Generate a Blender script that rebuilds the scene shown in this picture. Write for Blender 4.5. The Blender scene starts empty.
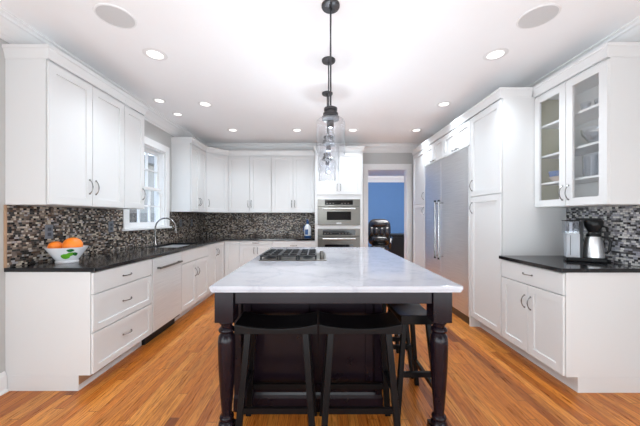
import bpy, bmesh, math, random
from mathutils import Vector, Matrix
S = bpy.context.scene
C = S.collection
PI = math.pi
HC = 2.75                      # ceiling height
XL, XR, YB, YF = -2.32, 2.45, 5.72, -3.2   # kitchen shell
# ------------------------------------------------------------ camera
cam = bpy.data.objects.new('camera', bpy.data.cameras.new('camera'))
C.objects.link(cam)
cam.location = (0, 0, 1.283)
cam.rotation_euler = (PI/2, 0, 0)
cam.data.sensor_width = 36; cam.data.lens = 16.0
cam.data.shift_x = 2/640; cam.data.shift_y = 5/640
cam.data.clip_start = 0.02
S.camera = cam
# ------------------------------------------------------------ world, lights, exposure
w = bpy.data.worlds.new('world'); S.world = w; w.use_nodes = True
nt = w.node_tree; nt.nodes.clear()
wo = nt.nodes.new('ShaderNodeOutputWorld'); bg = nt.nodes.new('ShaderNodeBackground')
tc = nt.nodes.new('ShaderNodeTexCoord'); sx = nt.nodes.new('ShaderNodeSeparateXYZ')
cr = nt.nodes.new('ShaderNodeValToRGB')
cr.color_ramp.elements[0].position = 0.0; cr.color_ramp.elements[0].color = (.88, .93, 1, 1)
cr.color_ramp.elements[1].position = .6; cr.color_ramp.elements[1].color = (.42, .60, .95, 1)
nt.links.new(tc.outputs['Generated'], sx.inputs[0]); nt.links.new(sx.outputs['Z'], cr.inputs[0])
nt.links.new(cr.outputs[0], bg.inputs[0]); nt.links.new(bg.outputs[0], wo.inputs[0])
bg.inputs[1].default_value = 2.4
def area(name, loc, rot, sx_, sy_, power, col=(1, 1, 1)):
    l = bpy.data.lights.new(name, 'AREA'); l.shape = 'RECTANGLE'; l.size = sx_; l.size_y = sy_
    l.energy = power; l.color = col
    o = bpy.data.objects.new(name, l); C.objects.link(o); o.location = loc; o.rotation_euler = rot
    return o
LC = (.84, .935, 1)
area('rear_fill_light', (0.1, -.8, .60), (PI/2+.5, 0, 0), 4.2, 1.0, 44, LC)  # added fill low behind the camera, not an actual window
area('left_fill_light', (-2.25, -.6, 1.35), (PI/2+.25, 0, -PI/2+.25), 2.4, 2.2, 66, LC)  # unseen fill added to brighten the right-hand cabinet faces
area('right_fill_light', (2.38, -.6, 1.35), (PI/2+.25, 0, PI/2-.25), 2.4, 2.2, 48, LC)  # matching added fill, lifts the cabinet faces on the left
def spot(name, loc, aim, power, cone, rad, col):
    l = bpy.data.lights.new(name, 'SPOT'); l.energy = power; l.spot_size = math.radians(cone); l.spot_blend = 1; l.shadow_soft_size = rad; l.color = col
    o = bpy.data.objects.new(name, l); C.objects.link(o); o.location = loc
    o.rotation_euler = (Vector(aim)-Vector(loc)).to_track_quat('-Z', 'Y').to_euler()
spot('ceiling_fill_spot', (-.3, -1.0, .8), (0, 4.8, 2.6), 40, 90, .5, LC)  # spot added behind the camera to brighten the far ceiling
area('office_fill_light', (2.2, 6.6, 2.7), (.75, 0, 0), 2.2, 1.0, 190, (1, 1, 1))  # no fixture here; added out of view to brighten the blue room
S.view_settings.view_transform = 'Standard'
S.view_settings.look = 'None'
S.view_settings.gamma = 1
S.view_settings.use_curve_mapping = False
S.view_settings.exposure = 0.38
S.cycles.max_bounces = 14; S.cycles.diffuse_bounces = 8; S.cycles.transparent_max_bounces = 24
# ------------------------------------------------------------ node helpers and materials
class NG:
    def __init__(s, name):
        s.m = bpy.data.materials.new(name); s.m.use_nodes = True
        s.t = s.m.node_tree; s.t.nodes.clear()
        s.out = s.n('ShaderNodeOutputMaterial'); s.b = s.n('ShaderNodeBsdfPrincipled')
        s.t.links.new(s.b.outputs[0], s.out.inputs[0])
    def n(s, k): return s.t.nodes.new(k)
    def l(s, a, b): s.t.links.new(a, b)
    def put(s, inp, v):
        if isinstance(v, (int, float)): inp.default_value = v
        elif isinstance(v, tuple): inp.default_value = v
        else: s.l(v, inp)
    def math(s, op, a, b=0.0, c=None):
        n = s.n('ShaderNodeMath'); n.operation = op; s.put(n.inputs[0], a); s.put(n.inputs[1], b)
        if c is not None: s.put(n.inputs[2], c)
        return n.outputs[0]
    def coords(s):
        t = s.n('ShaderNodeTexCoord'); x = s.n('ShaderNodeSeparateXYZ'); s.l(t.outputs['Object'], x.inputs[0])
        return t.outputs['Object'], x.outputs[0], x.outputs[1], x.outputs[2]
    def comb(s, x, y, z=0.0):
        n = s.n('ShaderNodeCombineXYZ'); s.put(n.inputs[0], x); s.put(n.inputs[1], y); s.put(n.inputs[2], z)
        return n.outputs[0]
    def white(s, v):
        n = s.n('ShaderNodeTexWhiteNoise'); n.noise_dimensions = '3D'; s.l(v, n.inputs['Vector']); return n.outputs['Value']
    def noise(s, v, scale, detail=3, rough=.5):
        n = s.n('ShaderNodeTexNoise'); s.l(v, n.inputs['Vector']); n.inputs['Scale'].default_value = scale
        n.inputs['Detail'].default_value = detail; n.inputs['Roughness'].default_value = rough
        return n.outputs['Fac']
    def ramp(s, f, stops, const=False):
        n = s.n('ShaderNodeValToRGB'); s.l(f, n.inputs[0]); r = n.color_ramp
        if const: r.interpolation = 'CONSTANT'
        while len(r.elements) < len(stops): r.elements.new(1)
        for e, (p, c) in zip(r.elements, stops): e.position = p; e.color = (*c, 1)
        return n.outputs[0]
    def mix(s, f, a, b, mode='MIX'):
        n = s.n('ShaderNodeMixRGB'); n.blend_type = mode; s.put(n.inputs[0], f); s.put(n.inputs[1], a); s.put(n.inputs[2], b)
        return n.outputs[0]
    def bump(s, h, st, dist=.01):
        n = s.n('ShaderNodeBump'); n.inputs['Strength'].default_value = st; n.inputs['Distance'].default_value = dist
        s.l(h, n.inputs['Height']); s.l(n.outputs[0], s.b.inputs['Normal'])
def paint(name, col, rough=.4, metal=0.0, var=.03, scale=6, coat=0, spec=.5):
    g = NG(name); v, x, y, z = g.coords()
    f = g.noise(v, scale, 3)
    c = g.mix(f, (*[k*(1-var) for k in col], 1), (*[min(1, k*(1+var)) for k in col], 1))
    g.l(c, g.b.inputs['Base Color']); g.b.inputs['Roughness'].default_value = rough
    g.b.inputs['Metallic'].default_value = metal; g.b.inputs['Coat Weight'].default_value = coat; g.b.inputs['Specular IOR Level'].default_value = spec
    return g.m
def emit(name, col, st):
    g = NG(name); g.b.inputs['Base Color'].default_value = (*col, 1)
    g.b.inputs['Emission Color'].default_value = (*col, 1); g.b.inputs['Emission Strength'].default_value = st
    return g.m
def glass(name, tint=(1, 1, 1), refl=.08, edge=.9):
    g = NG(name); g.t.nodes.remove(g.b)
    tr = g.n('ShaderNodeBsdfTransparent'); tr.inputs[0].default_value = (*tint, 1)
    gl = g.n('ShaderNodeBsdfGlossy'); gl.inputs['Roughness'].default_value = .03
    lw = g.n('ShaderNodeLayerWeight'); lw.inputs['Blend'].default_value = .25
    f = g.math('MULTIPLY_ADD', lw.outputs['Facing'], edge*.5, refl*.3)
    mx = g.n('ShaderNodeMixShader'); g.l(f, mx.inputs[0]); g.l(tr.outputs[0], mx.inputs[1]); g.l(gl.outputs[0], mx.inputs[2])
    g.l(mx.outputs[0], g.out.inputs[0]); return g.m
def steel(name, col=(.62, .62, .61), rough=.28, axis='z', metal=1):
    g = NG(name); v, x, y, z = g.coords()
    vv = g.comb(g.math('MULTIPLY', x, 3), g.math('MULTIPLY', y, 3), g.math('MULTIPLY', z, 260)) if axis == 'h' else \
         g.comb(g.math('MULTIPLY', x, 260), g.math('MULTIPLY', y, 260), g.math('MULTIPLY', z, 3))
    f = g.noise(vv, 1, 2)
    g.l(g.ramp(f, [(.3, tuple(k*.9 for k in col)), (.7, tuple(min(1, k*1.08) for k in col))]), g.b.inputs['Base Color'])
    g.b.inputs['Metallic'].default_value = metal
    g.l(g.math('MULTIPLY_ADD', f, .12, rough-.06), g.b.inputs['Roughness']); return g.m
def floor_mat():
    g = NG('oak_planks'); v, x, y, z = g.coords()
    W = .0635; L = .95
    rx = g.math('DIVIDE', x, W); row = g.math('FLOOR', rx); fx = g.math('FRACT', rx)
    off = g.math('MULTIPLY', g.white(g.comb(row, 3.3)), 7.0)
    ry = g.math('DIVIDE', g.math('ADD', y, off), L); pl = g.math('FLOOR', ry); fy = g.math('FRACT', ry)
    r = g.white(g.comb(row, pl, 1.7)); r2 = g.white(g.comb(row, pl, 9.1))
    base = g.ramp(r, [(0, (.26, .07, .012)), (.16, (.56, .17, .024)), (.55, (.72, .25, .038)), (.85, (.80, .33, .065)), (1, (.50, .155, .024))])
    gv = g.comb(g.math('ADD', g.math('MULTIPLY', x, 30), g.math('MULTIPLY', r, 40)), g.math('MULTIPLY', y, 1.6), g.math('MULTIPLY', r2, 30))
    fine = g.noise(gv, 3.2, 6, .65)
    wv = g.n('ShaderNodeTexWave'); wv.wave_type = 'BANDS'; wv.bands_direction = 'X'
    g.l(g.comb(g.math('ADD', x, g.math('MULTIPLY', r, 3)), g.math('MULTIPLY', y, .11), r2), wv.inputs['Vector'])
    wv.inputs['Scale'].default_value = 26; wv.inputs['Distortion'].default_value = 16
    wv.inputs['Detail'].default_value = 2; wv.inputs['Detail Scale'].default_value = 1.2
    c = g.mix(.85, base, g.ramp(fine, [(.30, (.30, .22, .18)), (.50, (.84, .80, .76)), (.62, (1.0, 1.0, 1.0)), (.8, (1.0, 1.0, 1.0))]), 'MULTIPLY')
    c = g.mix(.55, c, g.ramp(wv.outputs['Fac'], [(.0, (.45, .36, .3)), (.35, (1, 1, 1)), (1, (1, 1, 1))]), 'MULTIPLY')
    big = g.noise(g.comb(g.math('MULTIPLY', x, 3), g.math('MULTIPLY', y, .6)), 1.5, 2)
    c = g.mix(.4, c, g.ramp(big, [(.35, (.72, .68, .66)), (.6, (1, 1, 1))]), 'MULTIPLY')
    gap = g.math('MAXIMUM', g.math('LESS_THAN', fx, .035), g.math('LESS_THAN', fy, .004))
    c = g.mix(g.math('MULTIPLY', gap, .7), c, (.06, .02, .008, 1))
    g.l(c, g.b.inputs['Base Color'])
    g.l(g.math('MULTIPLY_ADD', fine, .2, .2), g.b.inputs['Roughness'])
    g.b.inputs['Specular IOR Level'].default_value = .35
    g.bump(g.math('SUBTRACT', fine, g.math('MULTIPLY', gap, 1.5)), .12, .002)
    return g.m
def mosaic(name, axis, pal, rowh=.0158):
    g = NG(name); v, x, y, z = g.coords(); u = y if axis == 'y' else x
    rz = g.math('DIVIDE', z, rowh); row = g.math('FLOOR', rz); fz = g.math('FRACT', rz)
    rr = g.white(g.comb(row, 5.5)); L = g.math('MULTIPLY_ADD', g.white(g.comb(row, 8.8)), .022, .016)
    ru = g.math('ADD', g.math('DIVIDE', u, L), g.math('MULTIPLY', rr, 17)); col = g.math('FLOOR', ru); fu = g.math('FRACT', ru)
    r = g.white(g.comb(row, col, 2.2)); r2 = g.white(g.comb(row, col, 6.1))
    n = len(pal)
    c = g.ramp(r, [(i/n, p) for i, p in enumerate(pal)], True)
    st = g.noise(v, 120, 3)
    c = g.mix(.35, c, g.ramp(st, [(.3, (.6, .6, .6)), (.7, (1, 1, 1))]), 'MULTIPLY')
    gap = g.math('MAXIMUM', g.math('LESS_THAN', fz, .09), g.math('LESS_THAN', fu, .05))
    c = g.mix(gap, c, (.10, .09, .08, 1)); g.l(c, g.b.inputs['Base Color'])
    g.l(g.math('MULTIPLY_ADD', r2, .45, .12), g.b.inputs['Roughness'])
    g.bump(g.math('SUBTRACT', g.math('MULTIPLY', r2, .8), g.math('MULTIPLY', gap, 1)), .5, .003)
    return g.m
def marble():
    g = NG('white_marble'); v, x, y, z = g.coords()
    a = g.noise(v, 2.2, 6, .6); a2 = g.noise(v, 14, 5, .6)
    vein = g.math('ABSOLUTE', g.math('SUBTRACT', a, .5))
    c = g.ramp(vein, [(0, (.38, .38, .42)), (.02, (.43, .43, .465)), (.09, (.45, .45, .485))])
    c = g.mix(.4, c, g.ramp(a2, [(.3, (.88, .88, .90)), (.7, (1, 1, 1))]), 'MULTIPLY')
    g.l(c, g.b.inputs['Base Color']); g.b.inputs['Roughness'].default_value = .09; return g.m
M = {}
M['wall'] = paint('grey_wall_paint', (.50, .50, .49), .7, var=.02)
M['ceiling'] = paint('white_ceiling_paint', (.90, .905, .915), .8, var=.01)
M['trimw'] = paint('white_trim_paint', (.80, .80, .80), .4, var=.01)
M['cab'] = paint('white_cabinet_paint', (.70, .705, .705), .33, var=.015, scale=3)
M['cabin'] = paint('cabinet_interior', (.72, .72, .70), .5)
M['olive'] = paint('pale_maple_interior', (.36, .34, .20), .5, var=.1)
M['floor'] = floor_mat()
dk = [(.012, .010, .009), (.34, .27, .21), (.13, .08, .055), (.52, .46, .40), (.03, .025, .022), (.24, .19, .15), (.012, .010, .010), (.60, .53, .43), (.16, .12, .10), (.07, .045, .03), (.38, .36, .36), (.02, .016, .014)]
M['mosy'] = mosaic('mosaic_side', 'y', dk)
M['mosx'] = mosaic('mosaic_back', 'x', dk)
M['mosr'] = mosaic('mosaic_right', 'y', [(.40, .40, .42), (.05, .05, .055), (.55, .55, .55), (.20, .20, .22), (.012, .012, .015), (.62, .61, .58), (.28, .28, .32), (.48, .47, .45), (.09, .09, .10)])
M['stone'] = paint('black_stone', (.008, .008, .010), .11, var=.5, scale=90)
M['marble'] = marble()
M['espresso'] = paint('espresso_wood', (.009, .005, .008), .2, var=.4, scale=12, spec=.22)
M['black'] = paint('black_lacquer_wood', (.005, .0045, .005), .30, var=.4, scale=20, spec=.15)
M['steel'] = steel('brushed_steel', (.76, .77, .78), .36, 'h', .92)
M['steelh'] = steel('brushed_steel_oven', (.17, .16, .145), .38, 'h')
M['dw'] = steel('dishwasher_steel', (.72, .74, .75), .36, 'h', .25)
M['nickel'] = paint('satin_nickel', (.27, .265, .26), .25, 1.0)
M['chrome'] = paint('chrome', (.50, .50, .51), .16, 1.0)
M['bronze'] = paint('dark_pewter_metal', (.07, .07, .075), .35, .8)
M['blackp'] = paint('black_plastic', (.010, .010, .011), .3, spec=.25)
M['iron'] = paint('cast_iron', (.016, .017, .02), .45)
M['bglass'] = paint('black_glass', (.006, .006, .007), .06)
M['glass'] = glass('clear_glass')
M['shade'] = glass('pendant_glass', (.985, .99, 1), .10, .8)
M['lens'] = emit('lit_lens', (1, .98, .95), 1.2)
M['bulb'] = glass('bulb_glass', (.93, .95, .98), .3, 1.2)
M['grille'] = paint('speaker_grille', (.60, .60, .60), .7, var=.15, scale=300)
M['plate'] = paint('grey_outlet_plate', (.16, .18, .21), .35)
M['platew'] = paint('dark_outlet_face', (.05, .055, .07), .3)
M['blue'] = paint('blue_wall_paint', (.085, .20, .42), .7, var=.03)
M['orange'] = paint('orange_peel', (.90, .22, .015), .42, var=.15, scale=30)
M['china'] = paint('white_china', (.80, .81, .84), .15)
M['green'] = paint('green_glaze', (.13, .42, .03), .25, var=.4, scale=25)
M['leafg'] = paint('dark_green_glaze', (.02, .14, .035), .25, var=.3, scale=40)
M['bluegl'] = paint('blue_glaze', (.03, .09, .25), .2, var=.3, scale=20)
M['leather'] = paint('black_leather', (.016, .015, .016), .22, var=.4, scale=40, coat=.4)
M['siding'] = paint('beige_siding', (.34, .33, .30), .8, var=.1)
M['silver'] = paint('silver_enamel', (.42, .44, .47), .35)
M['roofm'] = paint('grey_shingles', (.17, .18, .19), .9, var=.2, scale=4)
M['grass'] = paint('lawn', (.13, .16, .08), .95, var=.3, scale=2)
M['rubber'] = paint('dark_gasket', (.03, .03, .03), .6)
M['pinkc'] = paint('tan_ceramic', (.45, .34, .27), .3)
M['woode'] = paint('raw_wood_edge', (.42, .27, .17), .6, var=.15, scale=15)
# ------------------------------------------------------------ mesh helpers
def B(): return bmesh.new()
def box(bm, x0, x1, y0, y1, z0, z1):
    v = [bm.verts.new((x, y, z)) for z in (z0, z1) for y in (y0, y1) for x in (x0, x1)]
    for f in ((0, 2, 3, 1), (4, 5, 7, 6), (0, 1, 5, 4), (1, 3, 7, 5), (3, 2, 6, 7), (2, 0, 4, 6)):
        bm.faces.new([v[i] for i in f])
    return v
def hexa(bm, p):   # 8 points: bottom 4 loop, top 4 loop
    v = [bm.verts.new(q) for q in p]
    for f in ((3, 2, 1, 0), (4, 5, 6, 7), (0, 1, 5, 4), (1, 2, 6, 5), (2, 3, 7, 6), (3, 0, 4, 7)):
        bm.faces.new([v[i] for i in f])
def beam(bm, a, b, wx, wy, up=None):   # square bar between two points, cross-section kept horizontal
    a = Vector(a); b = Vector(b); d = (b-a).normalized()
    if up is None and abs(d.z) > .5:
        ux = Vector((1, 0, 0)); uy = Vector((0, 1, 0))
    else:
        uy = Vector((0, 0, 1)); ux = d.cross(uy).normalized()
    ps = []
    for p in (a, b):
        for sx_, sy_ in ((-1, -1), (1, -1), (1, 1), (-1, 1)):
            ps.append(p+ux*sx_*wx/2+uy*sy_*wy/2)
    hexa(bm, ps)
def tube(bm, pts, r, seg=8, caps=True):
    pts = [Vector(p) for p in pts]; rings = []
    n = len(pts); ref = None
    for i, p in enumerate(pts):
        d = (pts[min(i+1, n-1)]-pts[max(i-1, 0)]).normalized()
        if ref is None: ref = d.orthogonal().normalized()
        u = (ref-d*ref.dot(d)).normalized(); ref = u; v_ = d.cross(u)
        rr = r[i] if isinstance(r, (list, tuple)) else r
        rings.append([bm.verts.new(p+(u*math.cos(2*PI*k/seg)+v_*math.sin(2*PI*k/seg))*rr) for k in range(seg)])
    for a, b in zip(rings, rings[1:]):
        for k in range(seg): bm.faces.new((a[k], a[(k+1) % seg], b[(k+1) % seg], b[k]))
    if caps: bm.faces.new(rings[0][::-1]); bm.faces.new(rings[-1])
def lathe(bm, prof, c=(0, 0, 0), seg=24, closed=False, fn=None):
    rings = []
    for r, z in prof:
        if r < 1e-5: rings.append([bm.verts.new((c[0], c[1], c[2]+z))])
        else: rings.append([bm.verts.new((c[0]+r*(fn(k, r) if fn else 1)*math.cos(2*PI*k/seg), c[1]+r*(fn(k, r) if fn else 1)*math.sin(2*PI*k/seg), c[2]+z)) for k in range(seg)])
    prs = list(zip(rings, rings[1:]))
    if closed: prs.append((rings[-1], rings[0]))
    for a, b in prs:
        for k in range(seg):
            k2 = (k+1) % seg
            if len(a) == 1 and len(b) == 1: continue
            if len(a) == 1: bm.faces.new((a[0], b[k2], b[k]))
            elif len(b) == 1: bm.faces.new((a[k], a[k2], b[0]))
            else: bm.faces.new((a[k], a[k2], b[k2], b[k]))
def ball(bm, c, rx, ry=None, rz=None, seg=20):
    ry = ry or rx; rz = rz or rx
    r = bmesh.ops.create_uvsphere(bm, u_segments=seg, v_segments=seg//2, radius=1)
    for v in r['verts']: v.co = Vector((c[0]+v.co.x*rx, c[1]+v.co.y*ry, c[2]+v.co.z*rz))
def sweep(bm, path, prof):   # offsets go to the right of the path, mitred corners
    n = len(path); rings = []
    dirs = [(Vector(path[i+1])-Vector(path[i])).normalized() for i in range(n-1)]
    nr = [Vector((d.y, -d.x)) for d in dirs]
    for i, p in enumerate(path):
        if i == 0: m = nr[0]
        elif i == n-1: m = nr[-1]
        else:
            m = (nr[i-1]+nr[i]).normalized(); m = m/max(.2, m.dot(nr[i]))
        rings.append([bm.verts.new((p[0]+m.x*o, p[1]+m.y*o, z)) for o, z in prof])
    k = len(prof)
    for a, b in zip(rings, rings[1:]):
        for j in range(k): bm.faces.new((a[j], b[j], b[(j+1) % k], a[(j+1) % k]))
    bm.faces.new(rings[0]); bm.faces.new(rings[-1][::-1])
def cells(bm, us, vs, fill, w0, w1, fr):   # slab of grid cells with holes; fr maps (u,v,w) to xyz
    V = {}
    def vt(i, j, w):
        if (i, j, w) not in V: V[(i, j, w)] = bm.verts.new(fr(us[i], vs[j], (w0, w1)[w]))
        return V[(i, j, w)]
    nu, nv = len(us)-1, len(vs)-1
    F = lambda i, j: 0 <= i < nu and 0 <= j < nv and fill(i, j)
    for i in range(nu):
        for j in range(nv):
            if not F(i, j): continue
            for w_ in (0, 1): bm.faces.new((vt(i, j, w_), vt(i+1, j, w_), vt(i+1, j+1, w_), vt(i, j+1, w_)))
            for (di, dj, a, b) in ((-1, 0, (i, j), (i, j+1)), (1, 0, (i+1, j), (i+1, j+1)), (0, -1, (i, j), (i+1, j)), (0, 1, (i, j+1), (i+1, j+1))):
                if not F(i+di, j+dj): bm.faces.new((vt(*a, 0), vt(*b, 0), vt(*b, 1), vt(*a, 1)))
def obj(name, bm, mat, parent=None, smooth=False, bevel=0):
    bmesh.ops.recalc_face_normals(bm, faces=bm.faces)
    me = bpy.data.meshes.new(name); bm.to_mesh(me); bm.free()
    if smooth:
        for p in me.polygons: p.use_smooth = True
    me.materials.append(M[mat])
    o = bpy.data.objects.new(name, me); C.objects.link(o)
    if parent: o.parent = parent
    if bevel:
        b = o.modifiers.new('bevel', 'BEVEL'); b.width = bevel; b.segments = 2; b.limit_method = 'ANGLE'
    if smooth:
        e = o.modifiers.new('edges', 'EDGE_SPLIT'); e.split_angle = math.radians(40)
    return o
def thing(name, label, cat, loc=(0, 0, 0), rot=0, group=None):
    o = bpy.data.objects.new(name, None); C.objects.link(o); o.empty_display_size = .1
    o.location = loc; o.rotation_euler = (0, 0, rot); o['label'] = label; o['category'] = cat
    if group: o['group'] = group
    return o
def tag(o, label, cat, group=None):
    o['label'] = label; o['category'] = cat
    if group: o['group'] = group
    return o
def struct(name, bm, mat, label=None, **k):
    o = obj(name, bm, mat, **k)
    if not k.get('parent'):
        o['kind'] = 'structure'
        if label: o['label'] = label
    return o
def dup(o, parent=None, **props):
    c = o.copy(); C.objects.link(c)
    if parent: c.parent = parent
    for k, v in props.items():
        if k in ('loc', 'rot'): continue
        c[k] = v
    if 'loc' in props: c.location = props['loc']
    if 'rot' in props: c.rotation_euler = (0, 0, props['rot'])
    for ch in o.children: dup(ch, c)
    return c
# ------------------------------------------------------------ the room
bm = B(); box(bm, -2.5, 5, YF-.15, 10.3, -.1, 0); struct('floor', bm, 'floor', 'glossy orange brown narrow plank hardwood floor')
bm = B(); box(bm, XL-.15, XR+.15, YF-.15, YB+.15, HC, HC+.1); struct('ceiling', bm, 'ceiling', 'smooth white kitchen ceiling')
WY0, WY1, WZ0, WZ1 = 3.47, 4.31, 1.16, 2.27
bm = B(); cells(bm, [YF-.15, WY0, WY1, YB+.15], [0, WZ0, WZ1, HC], lambda i, j: not (i == 1 and j == 1), XL-.15, XL, lambda u, v, w_: (w_, u, v))
struct('wall_left', bm, 'wall', 'grey painted wall with the sink window')
bm = B(); box(bm, XR, XR+.15, YF-.15, YB+.15, 0, HC); struct('wall_right', bm, 'wall', 'grey painted wall behind the coffee counter')
DX0, DX1, DZ = .996, 1.79, 2.263
bm = B(); cells(bm, [XL, DX0, DX1, XR], [0, DZ, HC], lambda i, j: not (i == 1 and j == 0), YB, YB+.15, lambda u, v, w_: (u, w_, v))
struct('wall_back', bm, 'wall', 'grey painted wall with the doorway')
bm = B(); box(bm, XL, XR, YF-.15, YF, 0, HC); struct('wall_front', bm, 'wall', 'wall behind the camera')
# office beyond the doorway
bm = B(); box(bm, .3, 4.7, 10.1, 10.2, 0, HC+.1); struct('wall_office_back', bm, 'blue', 'blue painted wall seen through the doorway')
bm = B(); box(bm, .2, .3, YB+.15, 10.2, 0, HC+.1); struct('wall_office_left', bm, 'blue')
bm = B(); box(bm, 4.7, 4.8, YB+.15, 10.2, 0, HC+.1); struct('wall_office_right', bm, 'blue')
bm = B(); box(bm, XR+.15, 4.7, YB, YB+.15, 0, HC+.1); struct('wall_office_front', bm, 'blue')
bm = B(); box(bm, .2, 4.8, YB+.15, 10.2, HC, HC+.1); struct('ceiling_office', bm, 'ceiling')
cp = [(0, -.155), (.014, -.155), (.018, -.135), (.03, -.125), (.05, -.085), (.085, -.045), (.098, -.04), (.102, -.022), (.12, -.014), (.12, 0), (0, 0)]
bm = B(); sweep(bm, [(XL, YF), (XL, YB), (XR, YB), (XR, YF)], [(a, HC+b) for a, b in cp]); struct('trim_1', bm, 'trimw', 'white crown moulding around the kitchen ceiling')
bm = B(); sweep(bm, [(.3, YB+.15), (.3, 10.1), (4.7, 10.1), (4.7, YB+.15)], [(a*1.2, HC+b*1.3) for a, b in cp]); struct('trim_2', bm, 'trimw', 'white crown moulding in the blue room')
bp = [(0, 0), (.018, 0), (.018, .12), (.012, .135), (.006, .145), (0, .15)]
bm = B(); sweep(bm, [(XL, YF), (XL, 2.105)], bp); sweep(bm, [(XL, YF), (XL, 2.105)], [(.018, 0), (.032, 0), (.032, .01), (.026, .018), (.018, .02)])
struct('baseboard_left', bm, 'trimw', 'white baseboard at the left wall end')
bm = B(); sweep(bm, [(XR, 2.075), (XR, YF)], bp); struct('baseboard_right', bm, 'trimw')
bm = B(); sweep(bm, [(DX1+.09, YB), (XR, YB)], bp); struct('baseboard_back', bm, 'trimw')
bm = B(); sweep(bm, [(.3, 10.1), (4.7, 10.1)], bp); struct('baseboard_office', bm, 'trimw')
# doorway casing
bm = B(); cells(bm, [DX0-.09, DX0, DX1, DX1+.09], [0, DZ, DZ+.105], lambda i, j: not (i == 1 and j == 0), YB-.02, YB-.0005, lambda u, v, w_: (u, w_, v))
cells(bm, [DX0-.001, DX0+.012, DX1-.012, DX1+.001], [0, DZ-.012, DZ+.001], lambda i, j: not (i == 1 and j == 0), YB-.008, YB+.152, lambda u, v, w_: (u, w_, v))
dr = struct('door_1', bm, 'trimw', 'white cased doorway opening to the blue room', bevel=.003)
# window
win = thing('window_1', 'white double-hung window over the sink with divided panes', 'window', (XL, 3.9, WZ0)); win['kind'] = 'structure'; del win['category']
def wl(u, v, w_): return (w_, u-3.9, v-WZ0)
bm = B(); cells(bm, [WY0-.095, WY0, WY1, WY1+.095], [WZ0-.002, WZ1, WZ1+.1], lambda i, j: not (i == 1 and j == 0), .001, .022, wl)
obj('window_casing', bm, 'trimw', win, bevel=.003)
bm = B(); box(bm, -.14, .05, WY0-.12-3.9, WY1+.12-3.9, -.032, -.002); obj('window_sill', bm, 'trimw', win, bevel=.004)
bm = B(); cells(bm, [WY0, WY0+.02, WY1-.02, WY1], [WZ0, WZ0+.02, WZ1-.02, WZ1], lambda i, j: not (i == 1 and j == 1), -.15, 0, wl)
obj('window_frame', bm, 'trimw', win)
zm = 1.70
for nm, z0, z1, wx in (('upper', zm-.02, WZ1-.02, -.11), ('lower', WZ0+.02, zm+.02, -.075)):
    y0, y1 = WY0+.02, WY1-.02; st = .045; gw = (y1-y0-2*st)/3; gm = (z0+z1)/2
    us = [y0, y0+st]; 
    for k in range(1, 3): us += [y0+st+gw*k-.009, y0+st+gw*k+.009]
    us += [y1-st, y1]; vs = [z0, z0+st, gm-.009, gm+.009, z1-st, z1]
    bm = B(); cells(bm, us, vs, lambda i, j: not (i % 2 == 1 and j % 2 == 1), wx, wx+.03, wl)
    sa = obj('window_sash', bm, 'trimw', win)
    bm = B(); box(bm, wx+.012, wx+.016, y0+st-.002-3.9, y1-st+.002-3.9, z0+st-.002-WZ0, z1-st+.002-WZ0); obj('glass_pane', bm, 'glass', sa)
# outside
bm = B(); box(bm, -60, -2.5, -20, 60, -.6, -.5); o = struct('ground', bm, 'grass', 'lawn outside the window')
hs = thing('neighbour_house', 'beige house with grey roof seen through the sink window', 'house', (-14, 17, -.5))
bm = B(); box(bm, -5, 5, -5, 5, 0, 4.6); hw = obj('house_wall', bm, 'siding', hs)
bm = B()
a = [bm.verts.new(p) for p in ((-5.4, -5.4, 4.6), (5.4, -5.4, 4.6), (5.4, 5.4, 4.6), (-5.4, 5.4, 4.6), (-5.4, 0, 5.3), (5.4, 0, 5.3))]
for f in ((0, 1, 5, 4), (3, 4, 5, 2), (0, 4, 3), (1, 2, 5), (0, 3, 2, 1)): bm.faces.new([a[i] for i in f])
obj('roof', bm, 'roofm', hs)
for yy in (-3.2, 0, 3):
    bm = B(); cells(bm, [yy-.5, yy-.42, yy+.42, yy+.5], [1.2, 1.28, 2.62, 2.7], lambda i, j: not (i == 1 and j == 1), 5, 5.05, lambda u, v, w_: (w_, u, v))
    wf = obj('window_frame', bm, 'trimw', hs)
    bm = B(); box(bm, 5.005, 5.02, yy-.42, yy+.42, 1.28, 2.62); obj('pane', bm, 'bglass', wf)
# ------------------------------------------------------------ cabinets
def door_mesh(x0, x1, z0, z1, st=.058, t=.02, hole=False, flat=False, y=0.0):
    bm = B()
    def ring(a, b, c, d, yy): return [bm.verts.new(p) for p in ((a, yy, c), (b, yy, c), (b, yy, d), (a, yy, d))]
    e = .0015
    bk = ring(x0, x1, z0, z1, y); s1 = ring(x0, x1, z0, z1, y-t+e); fo = ring(x0+e, x1-e, z0+e, z1-e, y-t)
    def join(p, q):
        for k in range(4): bm.faces.new((p[k], p[(k+1) % 4], q[(k+1) % 4], q[k]))
    join(bk, s1); join(s1, fo)
    if flat: bm.faces.new(fo); bm.faces.new(bk); return bm
    fi = ring(x0+st, x1-st, z0+st, z1-st, y-t); join(fo, fi); dp = min(.011, t-.003)
    if hole:
        bi = ring(x0+st, x1-st, z0+st, z1-st, y); join(fi, bi); join(bi, bk)
    else:
        i2 = ring(x0+st+.0025, x1-st-.0025, z0+st+.0025, z1-st-.0025, y-t+dp); join(fi, i2); bm.faces.new(i2); bm.faces.new(bk)
    return bm
def pull(cx, cz, vert=True, L=.105, y=-.02):
    bm = B(); pts = []
    for k in range(9):
        t = k/8; a = math.sin(PI*t); o = (t-.5)*L
        yy = y-.004-.026*a**.7
        pts.append((cx, yy, cz+o) if vert else (cx+o, yy, cz))
    tube(bm, pts, [.0045, .0042, .004, .0042, .0048, .0042, .004, .0042, .0045], 8)
    for s in (-1, 1):
        o = s*L/2
        c = (cx, y, cz+o) if vert else (cx+o, y, cz)
        tube(bm, [c, (c[0], y-.006, c[2])], .0075, 8)
    return bm
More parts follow.
